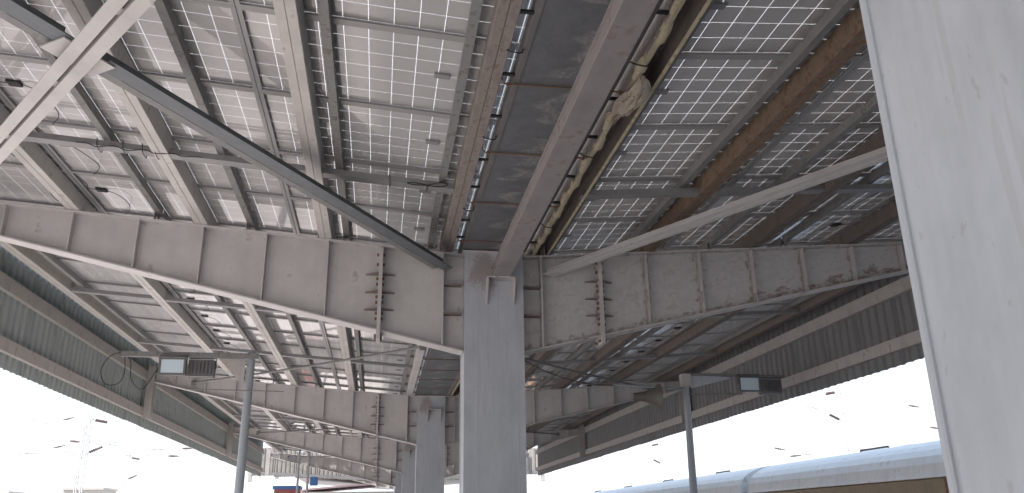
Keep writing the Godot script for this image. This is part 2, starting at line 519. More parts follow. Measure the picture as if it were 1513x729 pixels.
# ------------------------------------------------------------------ solar panels
const ORD: Array[String] = ["first", "second", "third", "fourth", "fifth", "sixth", "seventh", "eighth", "ninth", "tenth", "eleventh", "twelfth"]
const PW := 1.0142
const ROW := 1.015
func panel_meshes(PL: float, ncell: int, gap: float) -> Dictionary:
	var pitch := (PL - 0.022) / ncell
	var cx := (pitch - gap) / 2
	var cz := (0.1643 - gap) / 2
	var fm := mb()           # frame: four bars with an inner foot flange
	for e in [-1, 1]:
		var x: float = e * (PL / 2)
		bx(fm, Vector3(minf(x, x - e * 0.011), 0, -PW / 2), Vector3(maxf(x, x - e * 0.011), 0.036, PW / 2))
		bx(fm, Vector3(minf(x - e * 0.0112, x - e * 0.030), 0, -PW / 2 + 0.0112), Vector3(maxf(x - e * 0.0112, x - e * 0.030), 0.002, PW / 2 - 0.0112))
	for e in [-1, 1]:
		var z: float = e * (PW / 2)
		var a := Vector3(-PL / 2 + 0.0112, 0, z)
		var b := Vector3(PL / 2 - 0.0112, 0, z)
		ext(fm, rect(0, 0, 0.011, 0.036), a, b, Vector3(0, 0, -e), Vector3.UP)
		ext(fm, rect(0.0112, 0, 0.030, 0.002), a + Vector3(0.019, 0, 0), b - Vector3(0.019, 0, 0), Vector3(0, 0, -e), Vector3.UP)
	var pn := mb()
	quad(pn, Vector3(-PL / 2 + 0.011, 0.027, -PW / 2 + 0.011), Vector3(PL / 2 - 0.011, 0.027, -PW / 2 + 0.011), Vector3(PL / 2 - 0.011, 0.027, PW / 2 - 0.011), Vector3(-PL / 2 + 0.011, 0.027, PW / 2 - 0.011), Vector3.DOWN)
	var spots: Array[Vector3] = []
	for i in ncell:
		for j in 6:
			spots.append(Vector3((i - (ncell - 1) / 2.0) * pitch, 0.0300, (j - 2.5) * 0.1643))
	var am := mb()
	for p in spots:
		ext(am, rect(p.x - cx, p.z - cz, p.x + cx, p.z + cz), Vector3(0, p.y, 0), Vector3(0, p.y + 0.0008, 0), Vector3.RIGHT, Vector3.BACK)
	var bs := mb()           # white film laminated over the cells: it lets light through, scattered
	bx(bs, Vector3(-PL / 2 + 0.0115, 0.0325, -PW / 2 + 0.0115), Vector3(PL / 2 - 0.0115, 0.0333, PW / 2 - 0.0115))
	var cm := mb()
	ext(cm, rect(-cx, -cz, cx, cz), Vector3(0, 0, 0), Vector3(0, 0.0008, 0), Vector3.RIGHT, Vector3.BACK)
	return {"cell": cm.commit(), "film": bs.commit(), "frame": fm.commit(), "pane": pn.commit(), "spots": spots, "cells": am.commit()}

func make_panels() -> void:
	var kinds := [panel_meshes(1.90, 12, 0.0036), panel_meshes(1.981, 12, 0.0036), panel_meshes(1.655, 10, 0.0036)]
	var jb := mb()
	bx(jb, Vector3(-0.05, -0.02, -0.035), Vector3(0.05, 0.0, 0.035), 0.006)
	var jbox_mesh := jb.commit()
	var tb := mb()
	bx(tb, Vector3(-0.055, -0.016, -0.026), Vector3(0.055, 0.0, 0.026), 0.004)
	var tab_mesh := tb.commit()
	var nrow := {}
	for row in range(-15, 31):
		var zc := -7.36 + ROW / 2 - row * ROW
		if zc < -37.6: break
		var bay := 0
		for k in FRAMES.size() - 1:
			if zc < FRAMES[k]: bay = k
		nrow[bay] = int(nrow.get(bay, -1)) + 1
		for s in [OPEN, TRAIN]:
			for i in 3:
				var kd: Dictionary = kinds[i]
				var u: float = [0.171 + 0.95, 2.072 + 1.981 / 2, 4.054 + 1.655 / 2][i]
				var where: String = ["over gutter", "mid slope", "along fascia"][i]
				var o := thing("solar_panel", "pale solar panel " + where + ", " + side_name(s) + ", " + ORD[nrow[bay]] + " row, " + bay_name(bay), "solar panel", Vector3(CX + s * u, y_top(u) + 0.019 + 0.1555 + rng.randf_range(0, 0.003), zc + rng.randf_range(-0.0002, 0.0002)), "solar panels of the canopy roof")
				o.rotation.z = s * atan(SLOPE)
				part(o, "frame", kd.frame, M.aluminium)
				part(o, "pane", kd.pane, M.pane)
				part(o, "backing_film", kd.film, M.film)
				var tone: Material = M["cell_%d" % rng.randi_range(0, 2)]
				if zc > -8.4 and zc < -2.9:
					for p in kd.spots:
						part(o, "cell", kd.cell, M["cell_%d" % rng.randi_range(0, 2)] if rng.randf() < 0.25 else tone, Transform3D(Basis.IDENTITY, p))
				else:
					var c := part(o, "cell_grid", kd.cells, tone)
					c.set_meta("kind", "stuff")
				if i == 0:
					part(o, "junction_box", tab_mesh, M.plastic_grey, Transform3D(Basis.IDENTITY, Vector3(s * -0.34, 0.0265, 0.02)))
				else:
					var e := 1 if i == 1 else -1
					var j := part(o, "junction_box", jbox_mesh, M.rubber, Transform3D(Basis.IDENTITY, Vector3(s * e * (0.83 if i == 1 else 0.67), 0.0265, 0.1)))
					var cb := mb()
					var dz := rng.randf_range(0.25, 0.38)
					tube(cb, curve([Vector3(-s * e * 0.05, -0.012, 0), Vector3(-s * e * 0.16, -0.03 - rng.randf() * 0.03, -0.05), Vector3(-s * e * 0.20, -0.045, -dz), Vector3(-s * e * 0.06, -0.03, -0.60)], 5), 0.0035, 5)
					tube(cb, curve([Vector3(s * e * 0.05, -0.012, 0.0), Vector3(s * e * 0.09, -0.04 - rng.randf() * 0.02, 0.1), Vector3(s * e * 0.06, -0.045, dz * 0.8), Vector3(s * e * 0.12, -0.03, 0.40)], 5), 0.0035, 5)
					part(j, "cable", cb.commit(), M.rubber)

# channels that carry the panels, hung just under them
func make_rails() -> void:
	var prof := PackedVector2Array([Vector2(-0.03, 0), Vector2(0.03, 0), Vector2(0.03, 0.07), Vector2(0.026, 0.07), Vector2(0.026, 0.004), Vector2(-0.026, 0.004), Vector2(-0.026, 0.07), Vector2(-0.03, 0.07)])
	for k in FRAMES.size() - 1:
		for s in [OPEN, TRAIN]:
			for i in 5:
				var u: float = [0.655, 1.53, 2.50, 3.40, 5.22][i]
				var z0 := FRAMES[k] - 0.015
				var z1 := FRAMES[k + 1] + 0.015
				var h := (z0 - z1) / 2
				var o := thing("mounting_rail", "thin dark rail " + ["by the gutter purlin", "by the second purlin", "past the second purlin", "past the third purlin", "by the fascia purlin"][i] + ", " + side_name(s) + ", " + bay_name(k), "mounting rail", Vector3(CX + s * u, y_top(u) + 0.019 + 0.082, (z0 + z1) / 2), "rails under the solar panels")
				var st := mb()
				ext(st, prof, Vector3(0, 0, -h), Vector3(0, 0, h), Vector3(1, s * SLOPE, 0).normalized(), Vector3(-s * SLOPE, 1, 0).normalized())
				part(o, "channel", st.commit(), M.rail_dark)
				for e in 2:           # feet standing on the beams
					st = mb()
					var zf: float = [-h + 0.012, h - 0.072][e]
					var zb: float = (z1 if e == 0 else z0) - (z0 + z1) / 2
					bx(st, Vector3(-0.028, -0.012, zf), Vector3(0.028, -0.001, zf + 0.06))
					bx(st, Vector3(-0.028, -0.082, zf), Vector3(-0.022, -0.0125, zf + 0.06))
					part(o, "foot", st.commit(), M.rail_dark)

func make_cross_ties() -> void:
	var tz: Array[float] = [4.0, 1.5, -3.25, -6.36, -11.4, -14.7, -21.3, -24.7, -31.3, -34.7]
	for zi in tz.size():
		var z := tz[zi]
		for s in [OPEN, TRAIN]:
			var bay := 0
			for k in FRAMES.size() - 1:
				if z < FRAMES[k]: bay = k
			var o := thing("cross_tie", ["first", "second"][zi % 2] + " grey channel tie across the purlins, " + side_name(s) + ", " + bay_name(bay), "tie", Vector3(CX, 0, z), "ties across the purlins")
			for i in PU.size() - 1:
				var u0 := PU[i] + 0.067
				var u1 := PU[i + 1] - 0.067
				var a := Vector3(s * u0, y_top(u0) + 0.025, 0)
				var b := Vector3(s * u1, y_top(u1) + 0.025, 0)
				var st := mb()
				ext(st, PackedVector2Array([Vector2(-0.05, 0), Vector2(0.05, 0), Vector2(0.05, 0.05), Vector2(0.046, 0.05), Vector2(0.046, 0.004), Vector2(-0.05, 0.004)]), a, b, Vector3.BACK, Vector3(-s * SLOPE, 1, 0).normalized())
				part(o, "segment", st.commit(), M.galvanised)

# ------------------------------------------------------------------ gutter, ridge tie, braces
func make_gutter() -> void:
	for k in FRAMES.size() - 1:
		var z0 := FRAMES[k] - 0.002
		var z1 := FRAMES[k + 1] + 0.002
		var h := (z0 - z1) / 2
		var y := EYE + 2.700
		var o := thing("valley_gutter", "dark sheet metal valley gutter with chalky stains, " + bay_name(k), "gutter", Vector3(CX, y, (z0 + z1) / 2), "lengths of the valley gutter")
		var st := mb()
		# trough: floor and two raised sides; the floor has its own texture coordinates
		for e in [-1, 1]:
			ext(st, PackedVector2Array([Vector2(e * 0.335, 0.0), Vector2(e * 0.338, 0.0), Vector2(e * 0.350, 0.075), Vector2(e * 0.347, 0.075)]), Vector3(0, 0, -h), Vector3(0, 0, h), Vector3.RIGHT, Vector3.UP)
			ext(st, rect(e * 0.318 - 0.012, -0.006, e * 0.318 + 0.012, -0.0005), Vector3(0, 0, -h), Vector3(0, 0, h), Vector3.RIGHT, Vector3.UP)
		part(o, "side", st.commit(), M.gutter_plain)
		st = mb()
		var n := maxi(1, int(round(h * 2 / 4.0)))
		for i in n:
			var za := -h + 2 * h * i / n
			var zb := -h + 2 * h * (i + 1) / n
			st.set_normal(Vector3.DOWN)
			for v in [[-1, za, 0, 0], [1, zb, 1, 1], [1, za, 1, 0], [-1, za, 0, 0], [-1, zb, 0, 1], [1, zb, 1, 1]]:
				st.set_uv(Vector2(v[2], v[3]))
				st.add_vertex(Vector3(v[0] * 0.335, 0, v[1]))
		part(o, "floor_sheet", st.commit(), M.gutter)
		st = mb()
		bx(st, Vector3(-0.335, 0.003, -h), Vector3(0.335, 0.005, h))
		part(o, "lining", st.commit(), M.zinc)
		# rusty strap hangers below, with the bolt at each end
		var zz := z0 - 0.55
		while zz > z1 + 0.2:
			var zl := zz - (z0 + z1) / 2
			st = mb()
			tube(st, PackedVector3Array([Vector3(-0.40, -0.012, zl), Vector3(0.41, -0.012, zl)]), 0.006, 6)
			tube(st, PackedVector3Array([Vector3(-0.40, -0.012, zl), Vector3(-0.43, 0.05, zl + 0.01), Vector3(-0.43, 0.16, zl + 0.01)]), 0.004, 6)
			tube(st, PackedVector3Array([Vector3(0.41, -0.012, zl), Vector3(0.43, 0.05, zl), Vector3(0.43, 0.16, zl)]), 0.004, 6)
			var hg := part(o, "strap_hanger", st.commit(), M.bolt)
			for e in [-1, 1]:
				st = mb()
				ext(st, ring(0.014, 6), Vector3(e * 0.375, -0.026, zl), Vector3(e * 0.375, -0.006, zl), Vector3.RIGHT, Vector3.BACK)
				part(hg, "bolt", st.commit(), M.bolt)
			zz -= 1.02

func make_ridge_ties() -> void:
	for k in 2:
		var z0 := FRAMES[k] - 0.204
		var z1 := FRAMES[k + 1] + 0.204
		var o := thing("ridge_tie", "grey beam below the gutter between columns, " + bay_name(k), "steel beam", Vector3(CX + 0.06, EYE + 2.3855, (z0 + z1) / 2), "beams joining the columns below the gutter")
		var h := (z0 - z1) / 2
		var st := mb()
		ext(st, PackedVector2Array([Vector2(-0.088, 0.002), Vector2(-0.086, 0), Vector2(0.086, 0), Vector2(0.088, 0.002), Vector2(0.088, 0.012), Vector2(0.07, 0.014), Vector2(0.07, 0.116), Vector2(0.088, 0.118), Vector2(0.088, 0.13), Vector2(-0.088, 0.13), Vector2(-0.088, 0.118), Vector2(-0.07, 0.116), Vector2(-0.07, 0.014), Vector2(-0.088, 0.012)]), Vector3(0, 0, -h), Vector3(0, 0, h), Vector3.RIGHT, Vector3.UP)
		part(o, "box_section", st.commit(), M.tie_paint)

# two angles side by side with a gap, held by stitch plates
func make_brace(label: String, a: Vector3, b: Vector3, m: Material, wide: float, group: String) -> void:
	var mid := (a + b) / 2
	var o := thing("roof_brace", label, "brace", mid, group)
	var d := (b - a).normalized()
	var xd := d.cross(Vector3.UP).normalized()
	var yd := xd.cross(d).normalized()
	for e in [-1, 1]:
		var st := mb()
		ext(st, PackedVector2Array([Vector2(e * 0.012, 0), Vector2(e * (0.012 + wide), 0), Vector2(e * (0.012 + wide), 0.008), Vector2(e * 0.020, 0.008), Vector2(e * 0.020, wide), Vector2(e * 0.012, wide)]), a - mid, b - mid, xd, yd)
		part(o, "angle", st.commit(), m)
	var L := (b - a).length()
	var t := 0.5
	while t < L:
		var st := mb()
		ext(st, rect(-0.0115, 0.025, 0.0115, wide * 0.9), a - mid + d * t, a - mid + d * (t + 0.08), xd, yd)
		part(o, "stitch_plate", st.commit(), m)
		t += 1.1

func make_slate_brace() -> void:
	var a := Vector3(0.56, EYE + 2.49, -7.93)
	var b := Vector3(-4.30, EYE + 2.80, -0.95)
	var mid := (a + b) / 2
	var o := thing("roof_brace", "dark slate grey paired angle brace from the column arm up across the pale brace", "brace", mid, "diagonal roof braces")
	var d := (b - a).normalized()
	var xd := d.cross(Vector3.UP).normalized()
	var yd := xd.cross(d).normalized()
	var cut := [[0.0, 4.11], [4.35, 8.52]]
	for seg in cut:
		var p: Vector3 = a + d * float(seg[0]) - mid
		var q: Vector3 = a + d * minf(seg[1], (b - a).length()) - mid
		var st := mb()      # lower angle: broad flat leg facing down
		ext(st, PackedVector2Array([Vector2(-0.02, 0), Vector2(-0.145, 0), Vector2(-0.145, 0.008), Vector2(-0.028, 0.008), Vector2(-0.028, 0.12), Vector2(-0.02, 0.12)]), p, q, xd, yd)
		part(o, "lower_angle", st.commit(), M.slate)
		st = mb()           # upper angle beyond the gap
		ext(st, PackedVector2Array([Vector2(0.030, 0.03), Vector2(0.095, 0.03), Vector2(0.095, 0.038), Vector2(0.038, 0.038), Vector2(0.038, 0.11), Vector2(0.030, 0.11)]), p, q, xd, yd)
		part(o, "upper_angle", st.commit(), M.rail_dark)
	for t in [0.25, 1.15, 2.05, 3.0, 3.9, 4.65, 6.0]:
		var st := mb()
		ext(st, rect(-0.0195, 0.03, 0.0295, 0.085), a - mid + d * t, a - mid + d * (t + 0.12), xd, yd)
		part(o, "stitch_plate", st.commit(), M.slate)
	var st := mb()          # gusset plate under the crossing
	ext(st, rect(-0.12, -0.012, 0.09, -0.002), a - mid + d * 4.06, a - mid + d * 4.40, xd, yd)
	part(o, "gusset_plate", st.commit(), M.paint)

func make_braces() -> void:
	make_slate_brace()
	make_brace("pale grey double angle brace crossing under the dark slate brace", Vector3(-4.30, EYE + 2.74, -7.9), Vector3(0.62, EYE + 2.43, -0.95), M.paint, 0.075, "diagonal roof braces")
	make_brace("dusty pink grey double angle brace from the column arm, train side", Vector3(1.70, EYE + 2.47, -7.93), Vector3(6.50, EYE + 2.78, -0.95), M.paint, 0.07, "diagonal roof braces")
	make_brace("dusty grey double angle brace from the arm tip, train side", Vector3(6.50, EYE + 2.86, -7.9), Vector3(1.66, EYE + 2.55, -0.95), M.paint, 0.07, "diagonal roof braces")
	for k in [2, 3, 4]:
		for s in [OPEN, TRAIN]:
			var a := Vector3(CX + s * 0.49, EYE + 2.62, FRAMES[k] - 4.3)
			var b := Vector3(CX + s * 5.05, EYE + 2.92, FRAMES[k + 1] + 0.12)
			var o := thing("tie_rod", "thin dark pipe slanting under the purlins, " + side_name(s) + ", " + bay_name(k), "tie rod", (a + b) / 2, "slanting brace pipes")
			var st := mb()
			var sag := Vector3(0, -0.03, 0)
			tube(st, curve([a - o.position, sag, b - o.position], 8), 0.022, 8)
			part(o, "pipe", st.commit(), M.rail_dark)
			for e in 2:
				var pnt: Vector3 = (a if e == 0 else b) - o.position
				st = mb()
				bx(st, pnt + Vector3(-0.05, -0.06, -0.006 + (0.02 if e == 0 else -0.02)), pnt + Vector3(0.05, 0.06, 0.006 + (0.02 if e == 0 else -0.02)))
				part(o, "end_lug", st.commit(), M.rail_dark)

# ------------------------------------------------------------------ fascia
func sheet_mesh(w: float, h0: float, h1: float) -> ArrayMesh:      # ribbed sheet, ribs upright, in the z-y plane
	var st := mb()
	var line: Array[Vector2] = []
	var n := int(round(w / 0.2))
	for i in n:
		var z := -w / 2 + i * w / n
		line.append_array([Vector2(z, 0), Vector2(z + 0.10, 0), Vector2(z + 0.125, 0.03), Vector2(z + 0.165, 0.03), Vector2(z + 0.19, 0)])
	line.append(Vector2(w / 2 + 0.03, 0))
	var poly := PackedVector2Array()
	for p in line: poly.append(p)
	for i in range(line.size() - 1, -1, -1): poly.append(line[i] + Vector2(0, 0.0012))
	ext(st, poly, Vector3(0, h0, 0), Vector3(0, h1, 0), Vector3.BACK, Vector3.RIGHT)
	return st.commit()

func channel_bar(st: SurfaceTool, a: Vector3, b: Vector3, s: int, depth: float, tall: float) -> void:
	ext(st, PackedVector2Array([Vector2(0, 0), Vector2(-s * depth, 0), Vector2(-s * depth, tall), Vector2(0, tall), Vector2(0, tall - 0.006), Vector2(-s * (depth - 0.006), tall - 0.006), Vector2(-s * (depth - 0.006), 0.006), Vector2(0, 0.006)]), a, b, Vector3.RIGHT, Vector3.UP)

func make_fascia() -> void:
	var full := sheet_mesh(1.0, EYE + 2.03, EYE + 3.56)
	var ends: Array[float] = FRAMES.duplicate()
	ends[-1] = -37.0
	for k in ends.size() - 1:
		for s in [OPEN, TRAIN]:
			var z0 := ends[k]
			var z1 := ends[k + 1]
			var o := thing("fascia", ("greenish grey" if s == OPEN else "dark grey") + " ribbed fascia with beige rails, " + side_name(s) + ", " + bay_name(k), "fascia", Vector3(CX + s * 6.075, 0, (z0 + z1) / 2), "ribbed sheet fascia lengths")
			var h := (z0 - z1) / 2
			for r in 2:
				var st := mb()
				var y: float = EYE + [2.22, 2.97][r]
				channel_bar(st, Vector3(-s * 0.004, y, -h + 0.003), Vector3(-s * 0.004, y, h - 0.003), s, 0.075, [0.17, 0.19][r])
				part(o, "rail", st.commit(), M.girt)
			var fl := mb()
			ext(fl, rect(minf(-s * 0.38, -s * 0.001), EYE + 3.50, maxf(-s * 0.38, -s * 0.001), EYE + 3.502), Vector3(0, 0, -h), Vector3(0, 0, h), Vector3.RIGHT, Vector3.UP)
			ext(fl, rect(-s * 0.3805 - 0.001, EYE + 3.30, -s * 0.3805 + 0.001, EYE + 3.499), Vector3(0, 0, -h), Vector3(0, 0, h), Vector3.RIGHT, Vector3.UP)
			part(o, "flashing", fl.commit(), M.sheet_open if s == OPEN else M.sheet_train)
			var n := int(round(h * 2))
			for i in n:
				part(o, "sheet", full, M.sheet_open if s == OPEN else M.sheet_train, Transform3D(Basis.IDENTITY.rotated(Vector3.UP, 0.0 if s == TRAIN else PI).scaled(Vector3(1, 1, h * 2 / n)), Vector3(0, rng.randf_range(-0.006, 0.006), -h + (i + 0.5) * 2 * h / n)))

func make_end_wall() -> void:
	var z := -41.0
	var o := thing("end_wall", "ribbed sheet end wall hanging from the next canopy past the gap", "end wall", Vector3(CX, 0, z))
	for i in range(-7, 7):
		var u := absf(i + 0.5)
		var y0 := EYE + 1.95 + 0.055 * u
		var y1 := EYE + 2.95 + 0.10 * u
		part(o, "sheet", sheet_mesh(1.0, y0, y1), M.end_sheet, Transform3D(Basis.IDENTITY.rotated(Vector3.UP, PI / 2), Vector3(i + 0.5, 0, 0)))
	for s in [-1, 1]:
		var st := mb()
		ext(st, rect(0, 0, 0.08, 0.14), Vector3(s * 0.002, EYE + 1.98, 0.04), Vector3(s * 7.0, EYE + 2.37, 0.04), Vector3.BACK, Vector3.UP)
		part(o, "rail", st.commit(), M.rail_dark)
		st = mb()
		bxy(st, Vector3(s * 7.1 - 0.09, EYE + 2.0, -0.09), Vector3(s * 7.1 + 0.09, EYE + 3.75, 0.09), 0.01)
		part(o, "post", st.commit(), M.girt)
	var nf := thing("canopy_frame", "grey steel column with two tapered roof arms behind the end wall", "steel frame", Vector3(CX, 0, z - 0.6), "steel frames carrying the canopy")
	var st := mb()
	bxy(st, Vector3(-0.3, 0, -0.2), Vector3(0.3, EYE + 2.67, 0.2), 0.01)
	part(nf, "column", st.commit(), M.column_paint)
	for s in [OPEN, TRAIN]:
		beam(nf, s, M.paint, M.paint, false)
	for s in [OPEN, TRAIN]:
		var r := thing("roof_sheet", "plain grey roof slab of the next canopy, " + side_name(s), "roof", Vector3(CX, 0, z - 0.3), "roof of the next canopy")
		st = mb()
		ext(st, rect(-30.0, 0, 0, 0.05), Vector3(s * 0.12, y_top(0.12) + 0.16, 0), Vector3(s * 6.9, y_top(6.9) + 0.16, 0), Vector3.BACK, Vector3.UP)
		part(r, "slab", st.commit(), M.galvanised)

# ------------------------------------------------------------------ lamp posts
func floodlight(label: String, at: Vector3, yaw: float, tilt: float) -> void:
	var o := thing("floodlight", label, "floodlight", at, "floodlights on the lamp posts")
	o.rotation = Vector3(tilt, yaw, 0)
	var st := mb()
	bx(st, Vector3(-0.19, -0.26, -0.06), Vector3(0.19, 0.0, 0.03), 0.015)
	part(o, "housing", st.commit(), M.lamp_body)
	st = mb()
	for e in [-1, 1]:
		bx(st, Vector3(minf(e * 0.165, e * 0.195), -0.265, 0.031), Vector3(maxf(e * 0.165, e * 0.195), 0.005, 0.042))
		bx(st, Vector3(-0.164, -0.132 + e * 0.117 - 0.015, 0.031), Vector3(0.164, -0.132 + e * 0.117 + 0.015, 0.042))
	part(o, "bezel", st.commit(), M.lamp_body)
	st = mb()
	quad(st, Vector3(-0.163, -0.235, 0.034), Vector3(0.163, -0.235, 0.034), Vector3(0.163, -0.03, 0.034), Vector3(-0.163, -0.03, 0.034), Vector3.BACK)
	part(o, "lens", st.commit(), M.lamp_glass)
	st = mb()
	for k in 6:
		bx(st, Vector3(-0.15 + k * 0.055, -0.22, -0.085), Vector3(-0.14 + k * 0.055, -0.04, -0.0605))
	part(o, "cooling_fins", st.commit(), M.lamp_body)
	st = mb()
	tube(st, PackedVector3Array([Vector3(-0.2, -0.13, 0), Vector3(-0.2, 0.03, 0), Vector3(0.2, 0.03, 0), Vector3(0.2, -0.13, 0)]), 0.012, 6)
	part(o, "bracket", st.commit(), M.lamp_body)

func make_lamp_posts() -> void:
	# post on the open track side
	var p := Vector3(-2.04, 0, -13.0)
	var o := thing("lamp_post", "bluish grey steel lamp post with long cross arm, open track side", "lamp post", p, "lamp posts on the platform")
	var st := mb()
	tube(st, PackedVector3Array([Vector3(0, 0, 0), Vector3(0, EYE + 2.62, 0)]), 0.072, 14, 0.062)
	part(o, "pole", st.commit(), M.pole)
	st = mb()
	ext(st, rect(-0.03, -0.04, 0.03, 0.04), Vector3(-1.90, EYE + 2.53, 0.10), Vector3(0.12, EYE + 2.53, 0.10), Vector3.BACK, Vector3.UP)
	part(o, "cross_arm", st.commit(), M.rail_dark)
	st = mb()
	ext(st, PackedVector2Array([Vector2(-0.48, EYE + 2.488), Vector2(-0.07, EYE + 2.488), Vector2(-0.07, EYE + 2.10), Vector2(-0.14, EYE + 2.14)]), Vector3(0, 0, 0.06), Vector3(0, 0, 0.075), Vector3.RIGHT, Vector3.UP)
	part(o, "bracket_plate", st.commit(), M.girt)
	st = mb()
	tube(st, PackedVector3Array([Vector3(-0.9, EYE + 2.0, 0.13), Vector3(0.55, EYE + 1.98, 0.13)]), 0.010, 6)
	part(o, "stay_rod", st.commit(), M.rail_dark)
	floodlight("floodlight with pale blue lens on the cross arm, open track side", Vector3(-3.16, EYE + 2.47, -12.82), 0.0, 0.10)
	var o2 := Vector3(-2.76, EYE + 2.47, -13.0)
	floodlight("floodlight turned away showing its dark back, open track side", o2, PI, 0.0)
	var c := thing("cable_loop", "black cable hanging in a big loop off the cross arm against the fascia", "cable", Vector3(-3.95, EYE + 2.5, -12.9))
	st = mb()
	tube(st, curve([Vector3(0.05, 0.06, 0), Vector3(-0.14, 0.0, 0.0), Vector3(-0.25, -0.22, 0.0), Vector3(-0.16, -0.43, 0), Vector3(0.02, -0.42, 0), Vector3(0.09, -0.25, 0), Vector3(0.06, 0.05, 0.02)], 7), 0.0065, 7)
	part(c, "loop", st.commit(), M.rubber)
	st = mb()
	tube(st, curve([Vector3(0.06, 0.05, 0.02), Vector3(0.16, -0.1, 0), Vector3(0.2, -0.36, 0), Vector3(0.38, -0.5, 0), Vector3(0.55, -0.2, 0)], 7), 0.006, 7)
	part(c, "tail", st.commit(), M.rubber)
	# post on the train side
	p = Vector3(5.10, 0, -13.0)
	o = thing("lamp_post", "grey steel lamp post with loudspeaker and short cross arm, train side", "lamp post", p, "lamp posts on the platform")
	st = mb()
	tube(st, PackedVector3Array([Vector3(-0.02, 0, 0), Vector3(0.02, EYE + 2.16, 0)]), 0.075, 14, 0.052)
	part(o, "pole", st.commit(), M.pole)
	st = mb()
	bxy(st, Vector3(-0.06, EYE + 2.16, -0.08), Vector3(0.10, EYE + 2.37, 0.08), 0.01)
	part(o, "head", st.commit(), M.paint_worn)
	st = mb()
	ext(st, PackedVector2Array([Vector2(0.101, EYE + 2.13), Vector2(0.101, EYE + 2.35), Vector2(0.80, EYE + 2.33), Vector2(0.80, EYE + 2.30)]), Vector3(0, 0, 0.02), Vector3(0, 0, 0.035), Vector3.RIGHT, Vector3.UP)
	part(o, "bracket_plate", st.commit(), M.column_paint)
	st = mb()
	tube(st, PackedVector3Array([Vector3(0.11, EYE + 2.365, 0.06), Vector3(1.76, EYE + 2.345, 0.06)]), 0.025, 8)
	part(o, "cross_arm", st.commit(), M.rail_dark)
	st = mb()
	tube(st, PackedVector3Array([Vector3(0.03, EYE + 2.02, 0.06), Vector3(1.0, EYE + 2.04, 0.06)]), 0.012, 6)
	part(o, "stay_rod", st.commit(), M.rail_dark)
	floodlight("single floodlight with pale lens on the short cross arm, train side", Vector3(6.22, EYE + 2.335, -12.90), 0.0, 0.08)
	floodlight("dark floodlight turned away beside the single lens, train side", Vector3(6.62, EYE + 2.30, -12.95), PI, 0.0)
	# horn loudspeaker on a side pipe
	var hn := thing("loudspeaker", "olive horn loudspeaker beside the train side lamp post", "loudspeaker", Vector3(4.42, EYE + 1.98, -12.98))
	st = mb()
	var xf := Transform3D(Basis(Vector3.FORWARD, PI / 2 * 1.0) * Basis(Vector3.RIGHT, 0.0), Vector3.ZERO)
	lathe(st, PackedVector2Array([Vector2(0.0, -0.26), Vector2(0.06, -0.26), Vector2(0.075, -0.12), Vector2(0.085, -0.05), Vector2(0.12, 0.04), Vector2(0.17, 0.13), Vector2(0.215, 0.19), Vector2(0.22, 0.20), Vector2(0.205, 0.195), Vector2(0.15, 0.11), Vector2(0.07, 0.0), Vector2(0.0, -0.02)]), 18, xf)
	part(hn, "horn", st.commit(), M.horn)
	st = mb()
	tube(st, PackedVector3Array([Vector3(-0.6, 0.19, 0.05), Vector3(0.61, 0.12, 0.05)]), 0.018, 8)
	tube(st, PackedVector3Array([Vector3(-0.1, 0.17, 0.05), Vector3(-0.1, 0.06, 0.0)]), 0.014, 6)
	part(hn, "mounting_pipe", st.commit(), M.pole)
	var w := thing("service_cable", "thin cable strung from the column to the loudspeaker pipe", "cable", Vector3(3.0, EYE + 2.1, -12.5))
	st = mb()
	tube(st, curve([Vector3(-1.3, 0.45, 0.9), Vector3(-0.6, 0.19, 0.3), Vector3(0.2, 0.06, -0.2), Vector3(0.85, 0.05, -0.43)], 6), 0.010, 6)
	part(w, "wire", st.commit(), M.wire)

